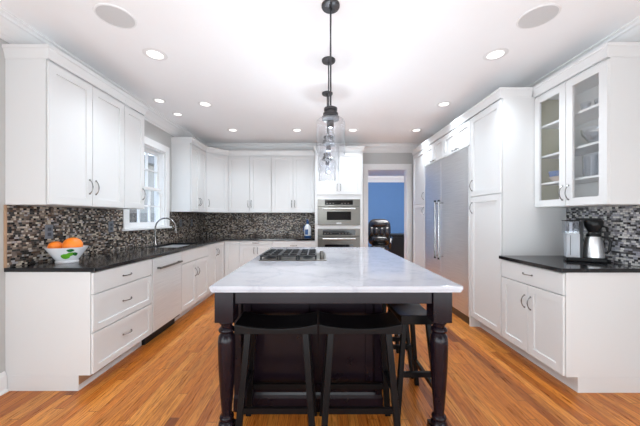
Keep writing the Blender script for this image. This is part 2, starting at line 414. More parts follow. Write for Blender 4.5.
CR = [(0, 0), (.004, 0), (.006, .018), (.018, .066), (.024, .074), (.024, .095), (0, .095)]
def cabinet(name, label, cat, org, rot, w_, d, z0, z1, fronts, group=None, toe=True, crown=None, body=None, face=None):
    r = thing(name, label, cat, (org[0], org[1], 0 if z0 < .3 else z0), rot, group)
    zo = 0 if z0 < .3 else z0
    bm = body() if body else B()
    if not body: box(bm, 0, w_, 0, d, (z0 if not toe else .115)-zo, z1-zo)
    if body and zo: bmesh.ops.translate(bm, verts=bm.verts, vec=(0, 0, -zo))
    obj('body', bm, 'cab', r)
    if toe:
        bm = B(); box(bm, 0, w_, .088, d, 0, .1145); obj('toe_kick', bm, 'cab', r)
    if crown:
        if crown[0][0] > crown[-1][0]: crown = crown[::-1]
        bm = B(); sweep(bm, crown, [(a, z1+b-zo-.005) for a, b in CR]); obj('crown_moulding', bm, 'cab', r)
    for f in fronts:
        k = f[0]; x0, x1, a, b = f[1:5]; hd = f[5] if len(f) > 5 else None
        g = .003
        bm = door_mesh(x0+g, x1-g, a+g-zo, b-g-zo, hole=(k == 'glass'), flat=(k in ('slab', 'drawerslab')), st=(.062 if k != 'drawer' else .05), t=(.02 if k == 'glass' else .016), y=(0 if k == 'glass' else -.004))
        o = obj('drawer' if k.startswith('drawer') else ('panel' if k in ('slab', 'panel') else 'door'), bm, 'cab', r)
        if k == 'glass':
            bm = B(); box(bm, x0+.06, x1-.06, -.011, -.007, a+.06-zo, b-.06-zo); obj('glass_pane', bm, 'glass', o)
        if hd:
            if hd[0] == 'h': hb = pull(hd[1], hd[2]-zo, False, hd[3] if len(hd) > 3 else .105)
            else: hb = pull(hd[1], hd[2]-zo, True, hd[3] if len(hd) > 3 else .105)
            obj('handle', hb, 'nickel', o, smooth=True)
    return r
L90, R90 = PI/2, -PI/2
FXL = -1.689; DL = FXL-XL-.001
# left base run
Y0 = 2.11
wd = .754
dc = cabinet('base_cabinet', 'white three-drawer base cabinet at the near end of the window wall', 'cabinet', (FXL, Y0), L90, wd-.0, DL, 0, .882,
        [('drawerslab', 0, wd, .713, .876, ('h', wd/2, .79)), ('drawer', 0, wd, .428, .711, ('h', wd/2, .575)), ('drawer', 0, wd, .12, .426, ('h', wd/2, .285))])
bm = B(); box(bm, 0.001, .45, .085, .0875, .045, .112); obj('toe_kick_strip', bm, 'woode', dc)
dwr = thing('dishwasher', 'stainless dishwasher with bar handle between drawers and sink cabinet', 'dishwasher', (FXL, 2.868, 0), L90)
bm = B(); box(bm, .004, .602, 0, .58, .10, .878); obj('body', bm, 'rubber', dwr)
bm = B(); box(bm, .004, .602, .06, .5, 0, .10); obj('toe_kick', bm, 'blackp', dwr)
bm = B(); box(bm, .004, .602, -.024, -.0005, .125, .872); dd = obj('door', bm, 'dw', dwr, bevel=.003)
bm = B(); tube(bm, [(.07, -.062, .765), (.536, -.062, .765)], .011, 12)
for xx in (.09, .516): box(bm, xx-.011, xx+.011, -.062, -.024, .756, .774)
obj('handle', bm, 'steelh', dd, smooth=True)
def sink_body():
    bm = B(); w_ = .853
    box(bm, 0, .018, 0, DL, .115, .882); box(bm, w_-.018, w_, 0, DL, .115, .882); box(bm, .018, w_-.018, 0, .018, .115, .882)
    box(bm, .018, w_-.018, DL-.018, DL, .115, .882); box(bm, .018, w_-.018, .018, DL-.018, .115, .133); return bm
ws = .853; YS = 3.479
cabinet('sink_cabinet', 'white sink base cabinet with false drawer front and two doors below the window', 'cabinet', (FXL, YS), L90, ws, DL, 0, .882,
        [('drawerslab', 0, ws, .713, .876), ('door', 0, ws/2, .12, .711, ('v', ws/2-.04, .55)), ('door', ws/2, ws, .12, .711, ('v', ws/2+.04, .55))], body=sink_body)
YN = YS+ws+.002; wn = 5.075-YN
cabinet('base_cabinet', 'narrow white two-door base cabinet in the corner past the sink cabinet', 'cabinet', (FXL, YN), L90, wn+.60, DL, 0, .882,
        [('door', 0, wn/2, .12, .876, ('v', wn/2-.035, .72)), ('door', wn/2, wn, .12, .876, ('v', wn/2+.035, .72))])
# back base run
FYB = 5.09; DB = YB-FYB-.001
xb = FXL+.002
cabinet('base_cabinet', 'white blank-panel base cabinet at the left end of the back wall', 'cabinet', (xb, FYB), 0, .285, DB, 0, .882, [('panel', .02, .285, .12, .876)])
cabinet('base_cabinet', 'white back wall base cabinet seen left of the island edge', 'cabinet', (xb+.287, FYB), 0, .585, DB, 0, .882,
        [('drawerslab', 0, .585, .80, .876, ('h', .29, .84)), ('door', 0, .2925, .12, .798, ('v', .26, .7)), ('door', .2925, .585, .12, .798, ('v', .325, .7))])
xw = -.057-(xb+.874)
cabinet('base_cabinet', 'white back wall base cabinet next to the oven tower', 'cabinet', (xb+.874, FYB), 0, xw, DB, 0, .882,
        [('drawerslab', 0, xw, .713, .876, ('h', xw/2, .79)), ('door', 0, xw/2, .12, .711, ('v', xw/2-.04, .6)), ('door', xw/2, xw, .12, .711, ('v', xw/2+.04, .6))])
# left uppers
UZ0, UZ1 = 1.383, 2.47
FUX = -2.02; DU = FUX-XL-.001
w1 = .83
cabinet('wall_cabinet', 'white two-door wall cabinet above the fruit bowl', 'cabinet', (FUX, Y0), L90, w1, DU, UZ0, UZ1,
        [('door', 0, w1/2, UZ0+.002, 2.452, ('v', w1/2-.035, 1.555, .12)), ('door', w1/2, w1, UZ0+.002, 2.452, ('v', w1/2+.035, 1.555, .12))], toe=False,
        crown=[(w1, -.02), (0, -.02), (0, DU)][::-1])
w2 = .34
cabinet('wall_cabinet', 'narrow white single-door wall cabinet just before the window', 'cabinet', (FUX, Y0+w1+.001), L90, w2, DU, UZ0, UZ1,
        [('door', 0, w2, UZ0+.002, 2.452, ('v', w2-.035, 1.555, .12))], toe=False, crown=[(0, -.02), (w2, -.02), (w2, DU)][::1] if False else [(w2, DU), (w2, -.02), (0, -.02)])
w3 = .605
cabinet('wall_cabinet', 'white two-door wall cabinet just past the window', 'cabinet', (FUX, 4.50), L90, w3, DU, UZ0, UZ1,
        [('door', 0, w3/2, UZ0+.002, 2.452, ('v', w3/2-.03, 1.555, .12)), ('door', w3/2, w3, UZ0+.002, 2.452, ('v', w3/2+.03, 1.555, .12))], toe=False,
        crown=[(w3, -.02), (0, -.02), (0, DU)][::-1])
# diagonal corner upper
A = Vector((-2.02, 5.108)); Bq = Vector((-1.712, 5.416)); wdg = (Bq-A).length
def corner_body():
    bm = B(); pts = [(-2.02, 5.108), (-1.712, 5.416), (-1.712, YB-.001), (XL+.001, YB-.001), (XL+.001, 5.108)]
    lo = []
    for p in pts:
        q = Vector(p)-A; c, s = math.cos(PI/4), math.sin(PI/4)
        lo.append((q.x*c+q.y*s, -q.x*s+q.y*c))
    a = [bm.verts.new((x, y, UZ0)) for x, y in lo]; b = [bm.verts.new((x, y, UZ1)) for x, y in lo]
    bm.faces.new(a); bm.faces.new(b[::-1])
    for k in range(5): bm.faces.new((a[k], a[(k+1) % 5], b[(k+1) % 5], b[k]))
    return bm
cabinet('wall_cabinet', 'white diagonal corner wall cabinet with one door', 'cabinet', tuple(A), PI/4, wdg, .3, UZ0, UZ1,
        [('door', .008, wdg-.008, UZ0+.002, 2.452, ('v', .05, 1.555, .12))], toe=False, body=corner_body, crown=[(wdg, -.02), (0, -.02)])
FBY = 5.42; xu = -1.71; wu = (-.057-xu)/2
for i, lb in enumerate(('white two-door wall cabinet on the back wall beside the corner', 'white two-door wall cabinet on the back wall touching the oven tower')):
    cabinet('wall_cabinet', lb, 'cabinet', (xu+i*wu, FBY), 0, wu-.001, YB-FBY-.001, UZ0, UZ1,
            [('door', .003, wu/2, UZ0+.002, 2.452, ('v', wu/2-.03, 1.55, .12)), ('door', wu/2, wu-.003, UZ0+.002, 2.452, ('v', wu/2+.03, 1.55, .12))], toe=False,
            crown=[(wu-.001, -.02), (0, -.02)])
# oven tower
TX0, TX1, TY = -.055, .80, 5.09
tw = TX1-TX0
def tower_body():
    bm = B(); d = YB-TY-.001; a, b = .05, tw-.05
    box(bm, 0, a, 0, d, .115, UZ1); box(bm, b, tw, 0, d, .115, UZ1); box(bm, a, b, d-.02, d, .115, UZ1)
    box(bm, a, b, 0, d-.02, .115, .44); box(bm, a, b, 0, d-.02, 1.090, 1.155); box(bm, a, b, 0, d-.02, 1.620, UZ1); return bm
cabinet('oven_cabinet', 'tall white cabinet tower holding two stacked ovens', 'cabinet', (TX0, TY), 0, tw, YB-TY-.001, 0, UZ1,
        [('door', .03, tw/2, 1.70, 2.452, ('v', tw/2-.03, 1.83, .11)), ('door', tw/2, tw-.03, 1.70, 2.452, ('v', tw/2+.03, 1.83, .11)),
         ('drawerslab', .03, tw-.03, .13, .42, ('h', tw/2, .28))], body=tower_body, crown=[(tw, .6), (tw, -.02), (0, -.02), (0, .25)])
def oven(label, z0, z1, cph, wz, ww):
    h = z1-z0; W = tw-.10
    o = thing('wall_oven', label, 'oven', (TX0+tw/2, TY, z0), 0)
    bm = B(); box(bm, -W/2+.004, W/2-.004, .0, .5, .004, h-.004); obj('body', bm, 'rubber', o)
    bm = B(); box(bm, -W/2, W/2, -.022, -.001, h-cph, h); cp_ = obj('control_panel', bm, 'steelh', o, bevel=.002)
    bm = B(); box(bm, -ww, ww, -.025, -.0221, h-cph+.025, h-.018); di = obj('display', bm, 'bglass', cp_)
    for k in range(7):
        bm = B(); x = -ww+.04+(k*.055 if k < 3 else .1+k*.055)
        if x > ww-.03: continue
        box(bm, x-.012, x+.012, -.0262, -.0251, h-cph+.045, h-cph+.055); obj('button', bm, 'steelh', di)
    bm = B(); box(bm, -W/2, W/2, -.03, -.001, 0, h-cph-.006); dr_ = obj('door', bm, 'steelh', o, bevel=.003)
    bm = B(); box(bm, -wz[2], wz[2], -.033, -.0301, wz[0], wz[1]); obj('window', bm, 'bglass', dr_)
    bm = B(); hz = h-cph-.045
    tube(bm, [(-.29, -.07, hz), (.29, -.07, hz)], .012, 10)
    for x in (-.26, .26): tube(bm, [(x, -.03, hz), (x, -.07, hz)], .009, 8)
    obj('handle', bm, 'steel', dr_, smooth=True)
    bm = B(); box(bm, -.045, .045, -.0315, -.0301, .03, .04); obj('badge', bm, 'steel', dr_)
oven('upper stainless wall oven with black glass window, in the tower', 1.157, 1.618, .125, (.09, .24, .215), .25)
oven('lower stainless wall oven, directly under the other oven in the tower', .442, 1.088, .13, (.13, .37, .25), .29)
# right tall run (face -X); local x runs toward the camera
FXR = 1.82; DR = XR-FXR-.001
def tall(label, y0, y1, hside):
    w_ = y1-y0; hx = .04 if hside == 'far' else w_-.04
    return cabinet('pantry_cabinet', label, 'cabinet', (FXR, y1), R90, w_, DR, 0, UZ1,
        [('door', 0, w_, .125, 1.527, ('v', hx, 1.40, .12)), ('door', 0, w_, 1.53, 2.452, ('v', hx, 1.66, .12))], crown=[(w_, .279), (w_, -.02), (0, -.02)] if y0 < 3 else [(w_, -.02), (0, -.02), (0, .25)])
tall('tall white pantry cabinet between the glass-door cabinet and the refrigerator', 2.80, 3.36, 'far')
tall('tall white pantry cabinet at the far side of the refrigerator', 4.812, 5.39, 'near')
fy0, fy1 = 3.39, 4.78; fw = fy1-fy0
bm = B(); box(bm, FXR-.02, XR-.001, 3.361, 3.384, 0, 2.14); tag(obj('refrigerator_side_panel', bm, 'cab'), 'white floor-length panel between refrigerator and near pantry', 'panel')
bm = B(); box(bm, FXR-.02, XR-.001, 4.786, 4.809, 0, 2.14); tag(obj('refrigerator_side_panel', bm, 'cab'), 'white floor-length panel between refrigerator and far pantry', 'panel')
fo_w = 4.809-3.361; q = fo_w/4
cabinet('wall_cabinet', 'white four-door cabinet bridging over the refrigerator', 'cabinet', (FXR, 4.809), R90, fo_w, DR, 2.142, UZ1,
        [('door', i*q, (i+1)*q, 2.147, 2.452, ('h', (i+1)*q-.05 if i % 2 == 0 else i*q+.05, 2.175, .06)) for i in range(4)], toe=False, crown=[(fo_w, -.02), (0, -.02)])
fr = thing('built_in_refrigerator', 'wide built-in stainless refrigerator with two long bar handles', 'refrigerator', (FXR, fy1, 0), R90)
bm = B(); box(bm, 0, fw, .03, .6, .0, 2.135); obj('body', bm, 'steel', fr)
sp = fy1-4.16
for nm, a, b, hx in (('l', .002, sp-.003, sp-.06), ('r', sp+.003, fw-.002, sp+.07)):
    bm = B(); box(bm, a, b, -.022, .029, .10, 2.132); d_ = obj('door', bm, 'steel', fr, bevel=.004)
    bm = B(); tube(bm, [(hx, -.085, .70), (hx, -.085, 1.53)], .013, 12)
    for z in (.73, 1.50): tube(bm, [(hx, -.022, z), (hx, -.085, z)], .010, 8)
    hh = obj('handle', bm, 'chrome', d_, smooth=True)
    for z in (.70, 1.53):
        bm = B(); tube(bm, [(hx, -.085, z-.012), (hx, -.085, z+.012)], .0155, 12); obj('handle_cap', bm, 'blackp', hh, smooth=True)
bm = B(); box(bm, .01, fw-.01, .0, .029, .0, .095); obj('toe_grille', bm, 'steelh', fr)
# right base + glass uppers
wr = 2.795-Y0+.022; yr0 = 2.088; wr = 2.796-yr0
cabinet('base_cabinet', 'white base cabinet with one drawer over two doors beneath the coffee maker', 'cabinet', (FXR, 2.796), R90, wr, DR, 0, .882,
        [('drawerslab', 0, wr, .713, .876, ('h', wr/2, .80)), ('door', 0, wr/2, .12, .711, ('v', wr/2-.035, .56)), ('door', wr/2, wr, .12, .711, ('v', wr/2+.035, .56))])
FUR = 2.145; DUR = XR-FUR-.001
def gl_body():
    bm = B(); t = .018; z0, z1 = UZ0, UZ1
    box(bm, 0, wr, 0, DUR, z0, z0+t); box(bm, 0, wr, 0, DUR, z1-.03, z1)
    box(bm, 0, t, 0, DUR, z0+t, z1-.03); box(bm, wr-t, wr, 0, DUR, z0+t, z1-.03); box(bm, t, wr-t, DUR-.012, DUR, z0+t, z1-.03); return bm
gc = cabinet('glass_door_cabinet', 'white wall cabinet with two glass doors above the coffee maker', 'cabinet', (FUR, 2.796), R90, wr, DUR, UZ0, UZ1,
        [('glass', 0, wr/2, UZ0+.002, 2.452, ('v', wr/2-.03, 1.50, .12)), ('glass', wr/2, wr, UZ0+.002, 2.452, ('v', wr/2+.03, 1.50, .12))], toe=False, body=gl_body,
        crown=[(wr, DUR), (wr, -.02), (0, -.02)])
bm = B(); box(bm, .0182, .0225, .01, DUR-.014, .02, UZ1-UZ0-.032); o = obj('side_lining', bm, 'olive', gc); o['label'] = 'olive tan inner side'
SH = (1.61, 1.87, 2.16)
for z in SH:
    bm = B(); box(bm, .023, wr-.019, .02, DUR-.014, z-UZ0-.009, z-UZ0+.009); obj('shelf', bm, 'cab', gc)
# ------------------------------------------------------------ countertops and backsplash
CZ0, CZ1 = .884, .914
xs = [XL+.001, -2.17, -1.76, -1.648, -.057]; ys = [2.098, 3.56, 4.24, 5.048, YB-.001]
bm = B(); cells(bm, xs, ys, lambda i, j: (i < 3 or j == 3) and not (i == 1 and j == 1), CZ0, CZ1, lambda u, v, w_: (u, v, w_))
ct = tag(obj('countertop', bm, 'stone', bevel=.003), 'black stone L-shaped countertop under the window and back wall', 'countertop')
bm = B(); box(bm, 1.776, XR-.001, 2.072, 2.797, CZ0, CZ1); tag(obj('countertop', bm, 'stone', bevel=.003), 'short black stone countertop holding the coffee maker', 'countertop')
bm = B(); cells(bm, [2.112, 3.372, 4.408, YB-.011], [.9145, 1.124, 1.381], lambda i, j: not (i == 1 and j == 1), XL+.0005, XL+.010, lambda u, v, w_: (w_, u, v))
tag(obj('tile_backsplash', bm, 'mosy'), 'dark brown mosaic tile backsplash on the window wall', 'backsplash')
bm = B(); box(bm, XL+.0105, -.058, YB-.010, YB-.0005, .9145, 1.381); tag(obj('tile_backsplash', bm, 'mosx'), 'dark mosaic tile backsplash on the back wall beside the ovens', 'backsplash')
bm = B(); box(bm, XR-.010, XR-.0005, 2.072, 2.796, .9145, 1.381); tag(obj('tile_backsplash', bm, 'mosr'), 'grey and white mosaic tile backsplash behind the coffee maker', 'backsplash')
bm = B(); box(bm, XL+.0005, XL+.013, 2.098, 2.111, .9145, 1.381); o = struct('trim_3', bm, 'woode', 'brown edge strip at the end of the tiles')
# sink + faucet
sk = thing('kitchen_sink', 'stainless undermount sink below the window', 'sink', (-1.965, 3.9, .70))
bm = B(); x0, x1, y0, y1 = -.20, .20, -.335, .335; t = .004; zt = .183
box(bm, x0, x1, y0, y1, 0, t); box(bm, x0, x0+t, y0, y1, t, zt); box(bm, x1-t, x1, y0, y1, t, zt); box(bm, x0+t, x1-t, y0, y0+t, t, zt); box(bm, x0+t, x1-t, y1-t, y1, t, zt)
obj('basin', bm, 'steel', sk)
bm = B(); lathe(bm, [(0, .005), (.04, .005), (.045, .0045)], (0, 0, 0), 20); obj('drain', bm, 'chrome', sk, smooth=True)
fc = thing('faucet', 'chrome gooseneck faucet arching over the sink', 'faucet', (-2.232, 3.9, CZ1))
bm = B(); lathe(bm, [(0, .001), (.027, .001), (.027, .008), (.018, .03), (.016, .09), (.011, .10)], seg=18)
obj('base', bm, 'nickel', fc, smooth=True)
bm = B(); R = .142
pts = [(0, 0, .09), (0, 0, .16), (0, 0, .225)] + [(R-R*math.cos(PI*k/14*.96), 0, .225+R*math.sin(PI*k/14*.96)) for k in range(1, 15)]
e = pts[-1]; pts += [(e[0], 0, e[2]-.03)]
tube(bm, pts, .0105, 12); obj('spout', bm, 'nickel', fc, smooth=True)
bm = B(); tube(bm, [(e[0], 0, e[2]-.025), (e[0]+.002, 0, e[2]-.075)], [.014, .016], 12); obj('spray_head', bm, 'nickel', fc, smooth=True)
bm = B(); tube(bm, [(0, -.012, .06), (0, -.04, .065), (.01, -.09, .10)], [.008, .006, .005], 8); obj('lever', bm, 'nickel', fc, smooth=True)
# outlets
def outlet(label, p, n, hgt=.12, wdt=.072):
    ang = {'x+': L90, 'x-': R90, 'y-': 0}[n]
    o = thing('wall_outlet', label, 'outlet', p, ang)
    bm = B(); box(bm, -wdt/2, wdt/2, -.006, -.0005, -hgt/2, hgt/2); pl = obj('cover_plate', bm, 'plate', o, bevel=.002)
    for z in (-.022, .022):
        bm = B(); box(bm, -.016, .016, -.008, -.0061, z-.014, z+.014); obj('socket', bm, 'platew', pl)
outlet('grey outlet plate above the fruit bowl', (XL+.010, 2.44, 1.165), 'x+')
outlet('grey outlet plate on the tiles just left of the window', (XL+.010, 3.17, 1.185), 'x+')
outlet('dark outlet plate on the tiles right of the window', (XL+.010, 4.78, 1.20), 'x+')
outlet('dark outlet plate in the tiled corner past the window', (XL+.010, 5.2, 1.20), 'x+')
# ------------------------------------------------------------ island
isl = thing('kitchen_island', 'large dark espresso island with turned legs and seating overhang', 'island', (.1, 2.6, 0))
OX, OY = .1, 2.6
def lb(bm, x0, x1, y0, y1, z0, z1): return box(bm, x0-OX, x1-OX, y0-OY, y1-OY, z0, z1)
BX0, BX1, BY0, BY1 = -.54, .41, 1.90, 3.54
bm = B(); lb(bm, BX0, BX1, BY0, BY1, .0, .877); obj('body', bm, 'espresso', isl)
def fpanel(x0, x1, z0, z1, st=.05):
    bm = door_mesh(x0, x1, z0, z1, st=st, t=.016); bmesh.ops.translate(bm, verts=bm.verts, vec=(-OX, BY0-OY-.0005, 0))
    return obj('front_panel', bm, 'espresso', isl)
fpanel(-.495, -.06, .13, .80); fpanel(-.05, .365, .13, .80)
for x in (BX0-.012, BX1-.035):
    bm = B(); lb(bm, x, x+.047, BY0-.03, BY0-.0005, .12, .80); obj('pilaster', bm, 'espresso', isl)
bm = B(); sweep(bm, [(BX0-OX, BY1-OY), (BX0-OX, BY0-OY), (BX1-OX, BY0-OY), (BX1-OX, BY1-OY)], [(0, 0), (.02, 0), (.02, .09), (.015, .11), (.010, .125), (0, .13)]); obj('base_moulding', bm, 'espresso', isl)
# right side panels of the body
for y0 in (1.95, 2.74):
    bm = door_mesh(0, .74, .16, .80, t=.016); bmesh.ops.rotate(bm, verts=bm.verts, cent=(0, 0, 0), matrix=Matrix.Rotation(PI/2, 3, 'Z'))
    bmesh.ops.translate(bm, verts=bm.verts, vec=(BX1-OX+.0005, y0-OY, 0)); obj('side_panel', bm, 'espresso', isl)
bm = B(); az0, az1 = .805, .877
lb(bm, -.462, .635, 1.585, 1.61, az0, az1); lb(bm, .72, .742, 1.69, 3.43, az0, az1); lb(bm, -.572, -.55, 1.69, 1.9, az0, az1); lb(bm, .42, .635, 3.5, 3.522, az0, az1)
obj('apron', bm, 'espresso', isl, bevel=.002)
prof = [(0, .70), (.040, .70), (.043, .692), (.040, .684), (.033, .68), (.031, .665), (.043, .655), (.046, .646), (.043, .638), (.034, .63), (.045, .612), (.049, .58), (.048, .50), (.044, .40), (.038, .30), (.032, .22), (.028, .175),
        (.029, .165), (.038, .158), (.041, .148), (.038, .138), (.034, .133), (.044, .122), (.046, .112), (.043, .10), (0, .10)]
for (lx, ly) in ((-.522, 1.628), (.692, 1.628), (.692, 3.48)):
    bm = B(); lb(bm, lx-.052, lx+.052, ly-.052, ly+.052, .70, .877); lg = obj('leg', bm, 'espresso', isl, bevel=.002)
    bm = B(); lathe(bm, prof[::-1], (lx-OX, ly-OY, 0), 28); obj('turned_post', bm, 'espresso', lg, smooth=True)
    bm = B(); lb(bm, lx-.05, lx+.05, ly-.05, ly+.05, 0, .10); obj('foot_block', bm, 'espresso', lg, bevel=.004)
bm = B()
IX0, IX1, IY0, IY1 = -.588, .786, 1.537, 3.60
lb(bm, IX0+.006, IX1-.006, IY0+.006, IY1-.006, .878, .892); lb(bm, IX0, IX1, IY0, IY1, .892, .914)
o = obj('marble_top', bm, 'marble', isl, bevel=.003)
# cooktop
ck = thing('gas_cooktop', 'stainless gas cooktop with black grates set in the island', 'cooktop', (-.217, 2.70, .9145))
bm = B(); box(bm, -.293, .293, -.26, .26, 0, .008); obj('base_tray', bm, 'steelh', ck, bevel=.003)
for i in range(3):
    x0, x1 = -.285+i*.165, -.285+i*.165+.160
    bm = B(); zt = .045
    for x in (x0+.006, x1-.006, (x0+x1)/2): box(bm, x-.006, x+.006, -.245, .245, zt-.012, zt)
    for y in (-.239, -.12, 0, .12, .239): box(bm, x0, x1, y-.006, y+.006, zt-.011, zt+.001)
    for x in (x0+.008, x1-.008):
        for y in (-.238, 0, .238): box(bm, x-.007, x+.007, y-.007, y+.007, .0085, zt-.01)
    obj('grate', bm, 'iron', ck)
for x, y in ((-.205, -.13), (-.205, .13), (-.04, 0), (.125, -.13), (.125, .13)):
    bm = B(); lathe(bm, [(0, .0085), (.045, .0085), (.045, .016), (.034, .018), (.034, .026), (0, .028)], (x, y, 0), 20); obj('burner', bm, 'iron', ck, smooth=True)
for k in range(5):
    bm = B(); lathe(bm, [(0, .0085), (.02, .0085), (.019, .012), (.016, .034), (0, .036)], (.253, -.19+k*.095, 0), 16); obj('knob', bm, 'steelh', ck, smooth=True)
# ------------------------------------------------------------ stools
def stool(label, x, y, rot):
    o = thing('saddle_stool', label, 'stool', (x, y, 0), rot, 'black saddle stools around the island')
    W, D, Z = .234, .115, .685
    bm = B(); n = 14; rows = []
    for i in range(n+1):
        u = -1+2*i/n; xx = u*W; zt = Z-.026*(1-abs(u)**2.2); zb = Z-.058
        rows.append([bm.verts.new(p) for p in ((xx, -D, zb), (xx, -D, zt-.004), (xx, -D+.006, zt), (xx, D-.006, zt), (xx, D, zt-.004), (xx, D, zb))])
    for a, b in zip(rows, rows[1:]):
        for k in range(6): bm.faces.new((a[k], a[(k+1) % 6], b[(k+1) % 6], b[k]))
    bm.faces.new(rows[0]); bm.faces.new(rows[-1][::-1]); obj('seat', bm, 'black', o, bevel=.003)
    for sx_ in (-1, 1):
        for sy_ in (-1, 1):
            bm = B(); beam(bm, (sx_*.165, sy_*.075, Z-.0585), (sx_*.213, sy_*.135, 0), .036, .030); obj('leg', bm, 'black', o, bevel=.003)
    def at(z):
        t = (Z-.058-z)/(Z-.058); return .165+.048*t, .075+.06*t
    for z, ss in ((.20, (-1, 1)),):
        ax, ay = at(z)
        for s in ss:
            bm = B(); box(bm, -ax+.018, ax-.018, s*ay-.010, s*ay+.010, z-.016, z+.016); obj('stretcher', bm, 'black', o)
    ax, ay = at(.30)
    for s in (-1, 1):
        bm = B(); box(bm, s*ax-.010, s*ax+.010, -ay+.015, ay-.015, .284, .316); obj('stretcher', bm, 'black', o)
    return o
stool('black saddle-seat stool at the island front, nearer the window wall', -.238, 1.718, 0)
stool('black saddle-seat stool at the island front, nearer the refrigerator side', .240, 1.718, 0)
stool('black saddle-seat stool on the island side, just behind the front corner leg', .625, 1.98, PI/2)
stool('black saddle-seat stool on the island side, farther toward the back wall', .625, 2.50, PI/2)
# ------------------------------------------------------------ counter things
bo = thing('fruit_bowl', 'white flared bowl with painted green fruit, on the black counter', 'bowl', (-2.09, 2.37, CZ1+.001))
H = .128; RT = .142
po = [(0, 0), (.076, 0), (.078, .012), (.072, .018), (RT, H)]; pi_ = [(RT-.004, H+.001), (.066, .024), (0, .024)]
bm = B(); lathe(bm, po+pi_, seg=48); obj('bowl_body', bm, 'china', bo, smooth=True)
def patch(name, mat, ca, ct_, ra, rt, tilt=0):
    bm = B(); rings = []
    def P(da, dt):
        aa = ca+da*math.cos(tilt)-dt*math.sin(tilt)*1.5; t = ct_+dt*math.cos(tilt)+da*math.sin(tilt)*.6
        r = .072+(RT-.072)*t+.0022; return (r*math.cos(aa), r*math.sin(aa), .018+(H-.018)*t)
    c0 = bm.verts.new(P(0, 0))
    for q in (.5, 1):
        ring = []
        for k in range(24):
            a = 2*PI*k/24; da, dt = q*ra*math.cos(a), q*rt*math.sin(a)
            if name == 'painted_leaf': dt *= abs(math.sin(a))**.8
            ring.append(bm.verts.new(P(da, dt)))
        rings.append(ring)
    for k in range(24):
        k2 = (k+1) % 24; bm.faces.new((c0, rings[0][k], rings[0][k2])); bm.faces.new((rings[0][k], rings[1][k], rings[1][k2], rings[0][k2]))
    obj(name, bm, mat, bo)
patch('painted_fruit', 'green', -PI/2+.62, .36, .30, .20, .35); patch('painted_fruit', 'green', -PI/2+.92, .52, .24, .14, .35)
patch('painted_leaf', 'leafg', -PI/2+.88, .80, .20, .12, -.2); patch('painted_leaf', 'leafg', -PI/2+1.2, .50, .16, .16, .5)
for lb_, x, y, z, r in (('large orange at the right of the fruit bowl', .055, -.01, .143, .068), ('orange at the far left of the fruit bowl', -.069, -.03, .131, .050), ('orange in the middle of the fruit bowl, behind the front ones', -.038, .062, .128, .045)):
    o = thing('orange', lb_, 'fruit', (-2.09+x, 2.37+y, CZ1+z), 0, 'oranges in the white bowl')
    bm = B(); ball(bm, (0, 0, 0), r, r, r*.95, 24); obj('peel', bm, 'orange', o, smooth=True)
    bm = B(); lathe(bm, [(0, .006), (.004, .006), (.006, 0), (.003, -.003)], (0, 0, r*.945), 8); obj('stem_end', bm, 'leafg', o)
bt = thing('ceramic_bottle', 'blue and white ceramic bottle on the back counter beside the ovens', 'bottle', (-.20, 5.50, CZ1+.001))
bm = B(); lathe(bm, [(0, 0), (.062, 0), (.066, .01), (.066, .03)], seg=24); obj('base_band', bm, 'bluegl', bt, smooth=True)
bm = B(); lathe(bm, [(.066, .03), (.068, .10), (.066, .17), (.054, .215), (.030, .238), (.024, .25)], seg=24); obj('bottle_body', bm, 'china', bt, smooth=True)
bm = B(); lathe(bm, [(.024, .25), (.022, .275), (.03, .285), (.03, .30), (.018, .31), (.02, .335), (0, .345)], seg=20); obj('stopper', bm, 'bluegl', bt, smooth=True)
bm = B(); box(bm, -.05, .012, -.0725, -.0665, .05, .15); obj('painted_mark', bm, 'bluegl', bt)
tube_pts = [(.064, 0, .18), (.10, 0, .17), (.105, 0, .12), (.066, 0, .09)]
bm = B(); tube(bm, [(-.050, 0, .225), (-.075, 0, .20), (-.085, 0, .15), (-.069, 0, .11)], .007, 8); obj('handle', bm, 'bluegl', bt, smooth=True)
# coffee maker
CR_ = -.55; cx_, cy_ = 2.287, 2.44
cf = thing('coffee_maker', 'silver and black drip coffee maker with thermal carafe', 'coffee maker', (cx_, cy_, CZ1+.001), CR_)
bm = B(); box(bm, -.130, .125, -.070, .070, 0, .030); obj('base', bm, 'blackp', cf, bevel=.006)
bm = B(); box(bm, -.128, -.040, -.062, .062, .0305, .235); tw_ = obj('housing', bm, 'silver', cf, bevel=.004)
bm = B(); box(bm, -.105, -.102, -.0645, -.0625, .05, .22); obj('side_seam', bm, 'blackp', tw_)
bm = B(); box(bm, -.0395, -.022, -.064, .064, .0305, .34); obj('column', bm, 'blackp', cf)
bm = B(); cells(bm, [-.140, -.135, -.050, -.045], [-.065, -.060, .060, .065], lambda i, j: not (i == 1 and j == 1), .236, .34, lambda u, v, w_: (u, v, w_)); tk = obj('water_tank', bm, 'bulb', cf)
bm = B(); box(bm, -.142, -.042, -.068, .068, .3405, .350); obj('tank_lid', bm, 'blackp', tk, bevel=.003)
bm = B(); tube(bm, [(-.09, 0, .237), (-.09, 0, .33)], .012, 10); obj('water_tube', bm, 'china', tk, smooth=True)
bm = B(); box(bm, -.06, .10, -.022, .022, .351, .366); obj('outlet_arm', bm, 'blackp', cf, bevel=.003)
bm = B(); lathe(bm, [(0, .247), (.035, .247), (.042, .262), (.060, .30), (.064, .335), (.058, .350), (0, .350)], (.056, 0, 0), 24); obj('brew_basket', bm, 'blackp', cf, smooth=True)
bm = B(); box(bm, -.0, .05, -.010, .010, .20, .255) if False else tube(bm, [(.105, -.03, .30), (.125, -.045, .29), (.13, -.05, .25)], .008, 8); obj('basket_handle', bm, 'blackp', cf, smooth=True)
